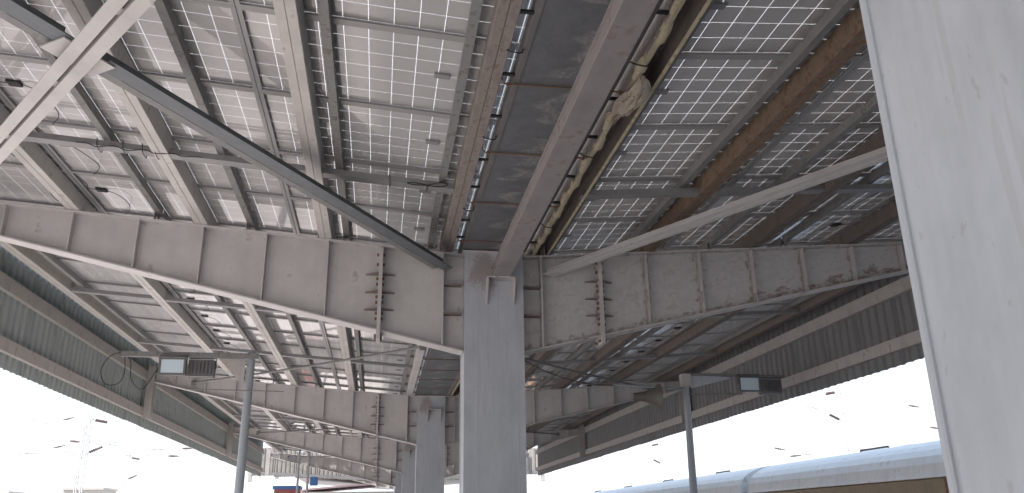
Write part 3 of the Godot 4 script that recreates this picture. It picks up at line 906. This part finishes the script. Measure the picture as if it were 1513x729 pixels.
# ------------------------------------------------------------------ cables, plastic, small things under the near bay
func make_small() -> void:
	# wires tied along the cross tie on the open side
	var z := -6.30
	var yy := func(x: float) -> float: return y_top(absf(x - CX)) + 0.022
	var w := thing("tied_wire", "black wires looped round the cross tie above the dark brace", "wire", Vector3(0, 0, z), "black wires on the roof steel")
	for x in [-2.35, -2.15, -2.0, -1.9, 0.0]:
		var st := mb()
		var y: float = yy.call(x)
		tube(st, curve([Vector3(x, y + 0.06, 0.005), Vector3(x + 0.005, y - 0.008, 0.0), Vector3(x + 0.005, y - 0.01, -0.12), Vector3(x, y + 0.06, -0.125)], 4), 0.0035, 5)
		part(w, "tie_band", st.commit(), M.rubber)
	var st := mb()
	var pts := []
	for i in 14:
		var x := -2.5 + i * 0.075
		pts.append(Vector3(x, yy.call(x) - 0.008 + 0.012 * sin(i * 2.1), 0.012 + 0.008 * cos(i * 1.7)))
	tube(st, curve(pts, 4), 0.004, 5)
	part(w, "strand", st.commit(), M.rubber)
	w = thing("wire_bow", "small bow of black wire tied on the cross tie near the gutter purlin", "wire", Vector3(0.32, yy.call(0.32), z), "black wires on the roof steel")
	st = mb()
	tube(st, curve([Vector3(0, 0.0, 0.01), Vector3(-0.10, -0.01, 0.07), Vector3(-0.17, 0, 0.04), Vector3(-0.12, 0.0, 0.005), Vector3(0, -0.005, 0.012), Vector3(0.11, -0.01, 0.01), Vector3(0.17, 0, 0.05), Vector3(0.10, 0, 0.075), Vector3(0, 0, 0.01)], 5), 0.005, 5)
	part(w, "bow", st.commit(), M.rubber)
	st = mb()
	tube(st, PackedVector3Array([Vector3(0, 0.0, 0.01), Vector3(0, -0.006, 0.0), Vector3(0, -0.006, -0.11), Vector3(0, 0.04, -0.115)]), 0.005, 5)
	part(w, "knot", st.commit(), M.rubber)
	w = thing("hanging_wire", "short black wire hanging off the cross tie by the pale purlin", "wire", Vector3(-0.86, yy.call(-0.86), z), "black wires on the roof steel")
	st = mb()
	tube(st, curve([Vector3(0, 0.05, 0.0), Vector3(0.0, -0.01, 0.0), Vector3(-0.01, -0.03, -0.1), Vector3(-0.02, -0.02, -0.3)], 5), 0.005, 5)
	part(w, "wire", st.commit(), M.rubber)
	# black ties bridging the slits on both sides of the gutter
	for s in [OPEN, TRAIN]:
		var zz := -3.2
		var i := 0
		while zz > -7.9:
			var x: float = CX + s * 0.40
			var y := EYE + 2.72
			var o := thing("cable_tie", "black cable tie bridging the slit beside the gutter, " + side_name(s), "cable tie", Vector3(x, y, zz), "black ties along the gutter slits")
			st = mb()
			if i % 3 == 2:
				tube(st, curve([Vector3(-0.05, 0.0, 0), Vector3(-0.02, -0.05, 0.05), Vector3(0.04, -0.06, 0.06), Vector3(0.06, 0.0, 0.01)], 5), 0.005, 5)
			else:
				bx(st, Vector3(-0.075, -0.008, -0.012), Vector3(0.075, 0.008, 0.012), 0.003)
			part(o, "band", st.commit(), M.rubber)
			zz -= 0.28 + rng.randf() * 0.3
			i += 1
	# plastic sheet caught on the purlin of the train side
	var b := thing("plastic_rag", "torn beige plastic bag caught on the purlin beside the gutter", "plastic bag", Vector3(1.56, EYE + 2.69, -4.35))
	st = mb()
	var nx := 10
	var nz := 22
	var grid := []
	var fn := FastNoiseLite.new()
	fn.seed = 5
	fn.frequency = 3.0
	for j in nz + 1:
		var row := []
		var v := float(j) / nz
		for i in nx + 1:
			var t := float(i) / nx - 0.5
			var width := 0.125 * (0.35 + sin(v * PI) * 0.9) * (1.0 if v < 0.55 else lerpf(1.0, 0.25, (v - 0.55) / 0.45))
			var fold := fn.get_noise_2d(t * 1.3, v * 1.1) * 0.10
			row.append(Vector3(t * width * 1.2 + 0.03 * sin(v * 6.0) + fold * 0.3, -0.035 - 0.06 * sin(v * PI) * cos(t * 3.0) + fold * 0.5, 0.12 - v * 0.62 + fold * 0.4))
		grid.append(row)
	for j in nz:
		for i in nx:
			var n: Vector3 = (grid[j + 1][i] - grid[j][i]).cross(grid[j][i + 1] - grid[j][i]).normalized()
			if n.y > 0: n = -n
			quad(st, grid[j][i], grid[j][i + 1], grid[j + 1][i + 1], grid[j + 1][i], n)
	part(b, "film", st.commit(), M.plastic)
	# pale cloth wrapped along the inner lip of that purlin
	var cl := thing("cloth_wrap", "dirty cream cloth strip bunched along the purlin edge by the gutter", "cloth", Vector3(1.545, EYE + 2.72, -5.4))
	st = mb()
	var cp := []
	for i in 24:
		cp.append(Vector3(0.012 * sin(i * 1.9), 0.012 * cos(i * 2.7) - 0.01, 2.4 - i * 0.21))
	var cc := curve(cp, 4)
	for i in cc.size() - 1:
		var r0 := 0.026 + 0.010 * sin(i * 0.9) + 0.006 * sin(i * 2.3)
		var r1 := 0.026 + 0.010 * sin((i + 1) * 0.9) + 0.006 * sin((i + 1) * 2.3)
		tube(st, PackedVector3Array([cc[i], cc[i + 1]]), r0, 8, r1)
	part(cl, "strip", st.commit(), M.cream)

# ------------------------------------------------------------------ outside
func make_train() -> void:
	for k in 3:
		var z1 := 6.0 - k * 23.6
		var z0 := z1 - 23.2
		var o := thing("passenger_coach", "silver roofed brown passenger coach standing beyond the fascia, " + ["first", "second", "third"][k] + " of the train", "train coach", Vector3(9.6, 0, (z0 + z1) / 2), "coaches of the standing train")
		var h := (z1 - z0) / 2
		var ye := EYE + 0.58
		var st := mb()
		var p := PackedVector2Array()
		for i in 17:
			var a := PI * i / 16.0
			p.append(Vector2(1.60 * signf(cos(a)) * pow(absf(cos(a)), 0.7), ye + 0.62 * pow(sin(a), 0.8)))
		ext(st, p, Vector3(0, 0, -h), Vector3(0, 0, h), Vector3.RIGHT, Vector3.UP)
		part(o, "roof", st.commit(), M.coach_roof)
		st = mb()
		bx(st, Vector3(-1.58, -0.2, -h), Vector3(1.58, ye - 0.03, h), 0.02)
		part(o, "body", st.commit(), M.coach_side)
		st = mb()
		bx(st, Vector3(-1.625, ye - 0.0295, -h), Vector3(-1.575, ye - 0.001, h), 0.004)
		part(o, "rain_gutter", st.commit(), M.coach_roof)
		for i in 9:
			var zc := -h + 2.6 + i * 2.25
			st = mb()
			bx(st, Vector3(-1.592, ye - 1.05, zc - 0.45), Vector3(-1.5805, ye - 0.35, zc + 0.45), 0.004)
			part(o, "window", st.commit(), M.lamp_body)
		for e in [-1, 1]:
			st = mb()
			bx(st, Vector3(-1.592, -0.1, e * (h - 1.0) - 0.45), Vector3(-1.5805, ye - 0.08, e * (h - 1.0) + 0.45), 0.004)
			part(o, "door", st.commit(), M.coach_door)
		if k == 0:
			st = mb()
			bx(st, Vector3(-1.5815, -0.1, -5.2), Vector3(-1.5805, ye - 0.035, -1.2))
			part(o, "side_panel", st.commit(), M.coach_door)
		for i in 5:
			st = mb()
			tube(st, PackedVector3Array([Vector3(-0.7, ye + 0.52, -h + 3 + i * 4.2), Vector3(-0.7, ye + 0.62, -h + 3.05 + i * 4.2), Vector3(-0.7, ye + 0.62, -h + 3.9 + i * 4.2), Vector3(-0.7, ye + 0.52, -h + 3.95 + i * 4.2)]), 0.02, 6)
			part(o, "roof_handle", st.commit(), M.lamp_body)
		for e in [-1, 1]:
			for d in [-1.2, 1.2]:
				st = mb()
				tube(st, PackedVector3Array([Vector3(-0.9, -0.43, e * (h - 4) + d), Vector3(0.9, -0.43, e * (h - 4) + d)]), 0.45, 16)
				part(o, "wheel_set", st.commit(), M.lamp_body)

func mast(label: String, at: Vector3, tall: float, towards: int, lattice: bool) -> void:
	var o := thing("catenary_mast", label, "mast", at, "overhead line masts")
	var st := mb()
	if lattice:
		for x in [-0.15, 0.15]:
			for zz in [-0.15, 0.15]:
				tube(st, PackedVector3Array([Vector3(x, 0, zz), Vector3(x * 0.7, tall, zz * 0.7)]), 0.025, 5)
		var y := 0.2
		var f := 1
		while y < tall - 0.6:
			for zz in [-0.13, 0.13]:
				tube(st, PackedVector3Array([Vector3(-0.14 * f, y, zz), Vector3(0.14 * f, y + 0.55, zz)]), 0.014, 4)
			y += 0.55
			f = -f
	else:
		tube(st, PackedVector3Array([Vector3(0, 0, 0), Vector3(0, tall, 0)]), 0.10, 8, 0.07)
	part(o, "post", st.commit(), M.mast)
	var yc := tall - 1.9
	st = mb()
	tube(st, PackedVector3Array([Vector3(0, tall - 0.3, 0), Vector3(towards * 2.6, tall - 0.75, 0)]), 0.025, 6)
	tube(st, PackedVector3Array([Vector3(0, yc, 0), Vector3(towards * 2.4, tall - 0.8, 0)]), 0.03, 6)
	tube(st, PackedVector3Array([Vector3(towards * 1.2, (yc + tall - 0.8) / 2, 0), Vector3(towards * 2.7, yc + 0.1, 0)]), 0.02, 6)
	part(o, "bracket_arm", st.commit(), M.mast)
	for q in [[Vector3(towards * 0.3, tall - 0.36, 0), Vector3(towards * 0.75, tall - 0.44, 0)], [Vector3(towards * 0.25, yc + 0.12, 0), Vector3(towards * 0.7, yc + 0.34, 0)]]:
		st = mb()
		var a: Vector3 = q[0]
		var b: Vector3 = q[1]
		for i in 7:
			var t := float(i) / 6.0
			tube(st, PackedVector3Array([a.lerp(b, t), a.lerp(b, t + 0.10)]), 0.085, 8, 0.05)
		part(o, "insulator", st.commit(), M.insulator)

func make_outside() -> void:
	make_train()
	mast("pale lattice mast with bracket arm beyond the open side fascia", Vector3(-13.2, -0.9, -40.0), 7.6, 1, true)
	mast("slender pale mast with drooping bracket far along the open tracks", Vector3(-17.5, -0.9, -62.0), 7.6, 1, true)
	mast("slim mast with forked bracket behind the silver train", Vector3(24.4, -0.9, -40.0), 9.3, -1, false)
	mast("distant slim mast past the forked one, train side", Vector3(22.0, -0.9, -62.0), 8.6, -1, false)
	# overhead wires
	for i in 4:
		var x: float = [-10.8, -15.0, 15.0, 21.8][i]
		var w := thing("overhead_wire", ["contact wire over the first open track", "contact wire over the second open track", "contact wire above the silver train", "contact wire over the track past the train"][i], "overhead wire", Vector3(x, 4.9 + 0.25 * i, -45), "overhead wires")
		var st := mb()
		tube(st, PackedVector3Array([Vector3(0, 0, -60), Vector3(0, 0, 60)]), 0.008, 5)
		part(w, "contact_wire", st.commit(), M.mast)
		st = mb()
		var pts := PackedVector3Array()
		for k in 25:
			var t := k / 24.0
			pts.append(Vector3(0, 0.75 + 0.55 * absf(sin(t * PI * 3.0 + PI / 2)), -60 + 120 * t))
		tube(st, pts, 0.008, 5)
		part(w, "messenger_wire", st.commit(), M.mast)
	# line insulators on cross spans
	var spots := [Vector3(-15.0, 6.6, -42), Vector3(-14.55, 5.6, -42), Vector3(-15.2, 5.3, -42), Vector3(-10.0, 4.9, -42), Vector3(-9.4, 5.25, -42), Vector3(27.0, 7.1, -38), Vector3(28.0, 6.0, -38), Vector3(19.3, 4.95, -38), Vector3(20.1, 4.55, -38)]
	for i in spots.size():
		var o := thing("line_insulator", "small dark insulator hanging in the sky, " + ("open track side" if spots[i].x < 0 else "train side"), "insulator", spots[i], "insulators on the overhead line")
		var st := mb()
		var d := Vector3(1, rng.randf_range(-0.25, 0.25), 0.2).normalized()
		for k in 6:
			tube(st, PackedVector3Array([d * (k * 0.085), d * (k * 0.085 + 0.06)]), 0.07 - 0.012 * absf(k - 2.0), 8, 0.03)
		part(o, "discs", st.commit(), M.insulator)
		st = mb()
		tube(st, PackedVector3Array([d * -14.0, d * 14.0]), 0.010, 5)
		part(o, "span_wire", st.commit(), M.wire)
	# kiosk and poles near the end wall
	var kz := -36.0
	var k := thing("kiosk", "small red kiosk with blue roof edge near the end wall", "kiosk", Vector3(-3.75, 0, kz - 0.6))
	var st := mb()
	bxy(st, Vector3(-0.5, 0, -0.5), Vector3(0.5, EYE + 1.48, 0.5), 0.02)
	part(k, "wall", st.commit(), M.red)
	st = mb()
	bx(st, Vector3(-0.56, EYE + 1.481, -0.56), Vector3(0.56, EYE + 1.62, 0.56), 0.01)
	part(k, "roof", st.commit(), M.blue)
	for i in 2:
		var o := thing("service_pole", ["thin grey pole beside the red kiosk reaching the roof", "thin grey pole with a blue box near the red kiosk"][i], "pole", Vector3([-3.28, -2.88][i], 0, kz + 0.3), "poles by the kiosk")
		st = mb()
		tube(st, PackedVector3Array([Vector3.ZERO, Vector3(0, EYE + 3.05, 0)]), 0.05, 10)
		part(o, "shaft", st.commit(), M.pole)
		st = mb()
		bx(st, Vector3(-0.09, EYE + 3.051, -0.09), Vector3(0.09, EYE + 3.065, 0.09))
		part(o, "cap", st.commit(), M.pole)
		if i == 1:
			st = mb()
			bx(st, Vector3(0.11, EYE + 1.6, -0.1), Vector3(0.42, EYE + 1.95, 0.1), 0.02)
			part(o, "blue_box", st.commit(), M.blue)
	# pink roofed shed beyond
	var sh := thing("distant_shed", "long low shed with pinkish sheet roof past the end wall", "shed", Vector3(-1.0, 0, -62))
	st = mb()
	ext(st, PackedVector2Array([Vector2(-4.5, 3.9), Vector2(4.5, 4.6), Vector2(4.5, 4.7), Vector2(-4.5, 4.0)]), Vector3(0, 0, -3), Vector3(0, 0, 3), Vector3.RIGHT, Vector3.UP)
	part(sh, "roof", st.commit(), M.pink)
	st = mb()
	bxy(st, Vector3(-4.2, 0, -2.6), Vector3(4.2, 3.85, 2.6))
	part(sh, "wall", st.commit(), M.far_wall)
	# pale buildings in the haze across the open tracks
	for i in 4:
		var b := thing("distant_building", ["pale flat roofed block across the open tracks", "taller pale block with roof hut across the open tracks", "low pale block beside the trees across the open tracks", "pale slab block behind the lattice mast"][i], "building", Vector3([-46.0, -38.0, -33.0, -24.0][i], -0.9, [-110.0, -120.0, -125.0, -130.0][i]), "pale blocks across the tracks")
		var wd: float = [3.0, 2.4, 3.5, 3.0][i]
		var hh: float = [6.6, 7.4, 6.0, 6.2][i]
		st = mb()
		bxy(st, Vector3(-wd, 0, -3), Vector3(wd, hh, 3))
		part(b, "wall", st.commit(), M.far_wall)
		st = mb()
		bx(st, Vector3(-wd - 0.15, hh, -3.15), Vector3(wd + 0.15, hh + 0.3, 3.15))
		part(b, "roof", st.commit(), M.far_wall)
		for fl in 2:
			for c in 3:
				st = mb()
				bx(st, Vector3(-wd * 0.7 + c * wd * 0.6, hh - 2.2 - fl * 2.8, 3.001), Vector3(-wd * 0.7 + c * wd * 0.6 + 0.8, hh - 1.0 - fl * 2.8, 3.05))
				part(b, "window", st.commit(), M.pole)
	for i in 3:
		var t := thing("distant_tree", ["bushy tree", "low spreading tree", "small round tree"][i] + " across the open tracks", "tree", Vector3([-30.0, -27.0, -20.5][i], -0.9, [-100.0, -104.0, -108.0][i]), "trees across the tracks")
		st = mb()
		tube(st, PackedVector3Array([Vector3.ZERO, Vector3(0.1, 2.5, 0), Vector3(0.3, 5.0, 0)]), 0.28, 8, 0.1)
		tube(st, PackedVector3Array([Vector3(0.1, 2.5, 0), Vector3(-1.0, 4.6, 0.3)]), 0.12, 6, 0.05)
		tube(st, PackedVector3Array([Vector3(0.1, 2.7, 0), Vector3(1.2, 4.6, -0.3)]), 0.12, 6, 0.05)
		part(t, "trunk", st.commit(), M.bark)
		st = mb()
		for l in 1400:
			var v := Vector3(rng.randfn(), rng.randfn(), rng.randfn()).normalized() * pow(rng.randf(), 0.4)
			var c := Vector3(v.x * 2.6, 4.2 + v.y * 1.5 + 0.5 * sin(v.x * 5), v.z * 2.2)
			var a1 := Vector3(rng.randfn(), rng.randfn(), rng.randfn()).normalized() * 0.28
			var a2 := a1.cross(Vector3(rng.randfn(), rng.randfn(), rng.randfn()).normalized())
			tri(st, c - a1, c + a1, c + a2, a1.cross(a2).normalized())
		part(t, "crown", st.commit(), M.leaf)

func own_textures() -> void:
	# gutter floor: dark sheet with chalky water marks left of... along one side, wavy outline
	var fn := FastNoiseLite.new()
	fn.seed = 77
	fn.frequency = 0.02
	fn.fractal_octaves = 5
	var im := Image.create(256, 1024, false, Image.FORMAT_RGB8)
	for y in 1024:
		var ph := TAU * y / 1024.0
		var edge := 0.36 + 0.22 * fn.get_noise_2d(cos(ph) * 90.0, sin(ph) * 90.0) * 1.6
		for x in 256:
			var u := x / 256.0
			var n := fn.get_noise_3d(x * 0.7, cos(ph) * 160.0, sin(ph) * 160.0)
			var n2 := fn.get_noise_3d(x * 3.0 + 400.0, cos(ph) * 600.0, sin(ph) * 600.0)
			var c := Color(0.118, 0.124, 0.132) * (1.0 + 0.22 * n + 0.15 * n2)
			var d := u - edge - 0.05 * n2
			if d > 0.0 and d < 0.34 and fn.get_noise_2d(cos(ph) * 40.0 + 500.0, sin(ph) * 40.0) > -0.12:
				var ripple := 0.5 + 0.5 * sin(y * 0.16 + n * 14.0 + u * 9.0)
				var k := clampf(d * 14.0, 0, 1) * clampf((0.34 - d) * 6.0, 0, 1)
				c = c.lerp(Color(0.26, 0.256, 0.252), k * clampf(0.32 + 0.5 * ripple * (0.6 + n) + 0.5 * n2, 0, 0.85))
			im.set_pixel(x, y, c.linear_to_srgb())
	var m := StandardMaterial3D.new()
	m.albedo_texture = ImageTexture.create_from_image(im)
	m.roughness = 0.55
	M["gutter"] = m
	tmat("gutter_plain", Color(0.13, 0.128, 0.125), Color(0.2, 0.16, 0.12), 0.68, 0.2, 0.1, 0.6, 1.0)
	tmat("tie_paint", Color(0.24, 0.222, 0.217), Color(0.17, 0.12, 0.09), 0.68, 0.2, 0.12, 0.55, 1.6)
	# web of the stained arm: pale paint, smudges, rust along the welds and where water stood on the bottom flange
	im = Image.create(1024, 256, false, Image.FORMAT_RGB8)
	for y in 256:
		for x in 1024:
			var u := 0.30 + 5.54 * x / 1024.0
			var v := 1.0 - y / 256.0
			var n := fn.get_noise_2d(x * 0.9, y * 0.9 + 900.0)
			var n2 := fn.get_noise_2d(x * 3.2 + 70.0, y * 2.2)
			var n3 := fn.get_noise_2d(x * 6.0, y * 0.8 + 300.0)
			var c := Color(0.46, 0.45, 0.447) * (1.0 + 0.18 * n + 0.06 * n3)
			if n + 0.3 * n2 > 0.22:
				c = c.lerp(Color(0.20, 0.17, 0.155), clampf((n + 0.3 * n2 - 0.22) * 1.5, 0, 0.30))
			var wet := clampf((u - 2.0) / 2.4, 0.0, 1.0)
			var low := 0.05 + 0.30 * wet * (0.55 + 1.5 * n + 0.5 * n3)
			if v < low + 0.08 * n2:
				c = c.lerp(Color(0.17, 0.125, 0.095), clampf(0.30 + 0.7 * n2 + (low - v) * 2.2, 0.0, 0.85))
			var du := fposmod(u - 1.70 + 0.311, 0.622) - 0.311
			if u < 1.45: du = u - 1.16
			if absf(du) < 0.030 + 0.055 * maxf(0.0, n + 0.35 * n3 + 0.1):
				c = c.lerp(Color(0.24, 0.185, 0.155), clampf(0.40 + 0.9 * n3 + 0.4 * n2, 0.0, 0.7))
			im.set_pixel(x, y, c.linear_to_srgb())
	m = StandardMaterial3D.new()
	m.albedo_texture = ImageTexture.create_from_image(im)
	m.roughness = 0.6
	M["web_stained"] = m
	for i in 2:
		m = StandardMaterial3D.new()
		m.albedo_texture = column_image([1.0, 0.0][i], [31, 47][i])
		m.roughness = 0.5
		M[["column_stained", "column_smooth"][i]] = m

func _ready() -> void:
	rng.seed = 4242
	# camera
	var cam := Camera3D.new()
	cam.name = "camera"
	add_child(cam)
	var yaw := deg_to_rad(9.4076)
	var pit := deg_to_rad(19.0874)
	var rol := deg_to_rad(-0.7962)
	var fw := Vector3(sin(yaw) * cos(pit), sin(pit), -cos(yaw) * cos(pit))
	var rt := Vector3(cos(yaw), 0, sin(yaw))
	var up := rt.cross(fw)
	cam.transform = Transform3D(Basis(rt * cos(rol) + up * sin(rol), up * cos(rol) - rt * sin(rol), -fw), Vector3(0, EYE, 0))
	cam.fov = 34.239
	cam.near = 0.05
	cam.far = 900.0
	cam.current = true
	# sky, exposure, sun
	var we := WorldEnvironment.new()
	we.name = "world_environment"
	var env := Environment.new()
	env.background_mode = Environment.BG_SKY
	var sky := Sky.new()
	var sm := ProceduralSkyMaterial.new()
	sm.sky_top_color = lin(Color(0.42, 0.56, 0.78))
	sm.sky_horizon_color = lin(Color(0.86, 0.90, 0.94))
	sm.sky_curve = 0.25
	sm.ground_horizon_color = lin(Color(0.5, 0.47, 0.44))
	sm.ground_bottom_color = lin(Color(0.35, 0.33, 0.31))
	sky.sky_material = sm
	env.sky = sky
	env.tonemap_mode = Environment.TONE_MAPPER_LINEAR
	env.background_energy_multiplier = 0.6
	env.tonemap_exposure = 2.9
	env.sdfgi_enabled = true
	env.ssao_enabled = true
	env.ssil_enabled = true
	we.environment = env
	add_child(we)
	var sun := DirectionalLight3D.new()
	sun.name = "sun"
	sun.light_energy = 1.6
	sun.light_color = Color(1.0, 0.96, 0.94)
	sun.light_angular_distance = 4.0
	sun.shadow_enabled = true
	add_child(sun)
	sun.look_at_from_position(Vector3(-6, 5.6, 1.5), Vector3.ZERO)
	make_materials()
	own_textures()
	# the setting
	var gs := mb()
	quad(gs, Vector3(-800, -0.9, -800), Vector3(800, -0.9, -800), Vector3(800, -0.9, 800), Vector3(-800, -0.9, 800), Vector3.UP)
	var gr := part(self, "ground", gs.commit(), M.ballast)
	meta(gr, "grey stone ballast ground beside the platform", "ground", "", "structure")
	var ps := mb()
	bx(ps, Vector3(-5.9, -0.896, -150), Vector3(7.85, 0.0, 60), 0.02)
	var pf := part(self, "platform", ps.commit(), M.concrete)
	meta(pf, "pale concrete railway platform under the canopy", "platform", "", "structure")
	for k in FRAMES.size():
		make_frame(k, FRAMES[k])
	make_purlins()
	make_panels()
	make_rails()
	make_cross_ties()
	make_gutter()
	make_ridge_ties()
	make_braces()
	make_fascia()
	make_end_wall()
	make_lamp_posts()
	make_small()
	make_outside()
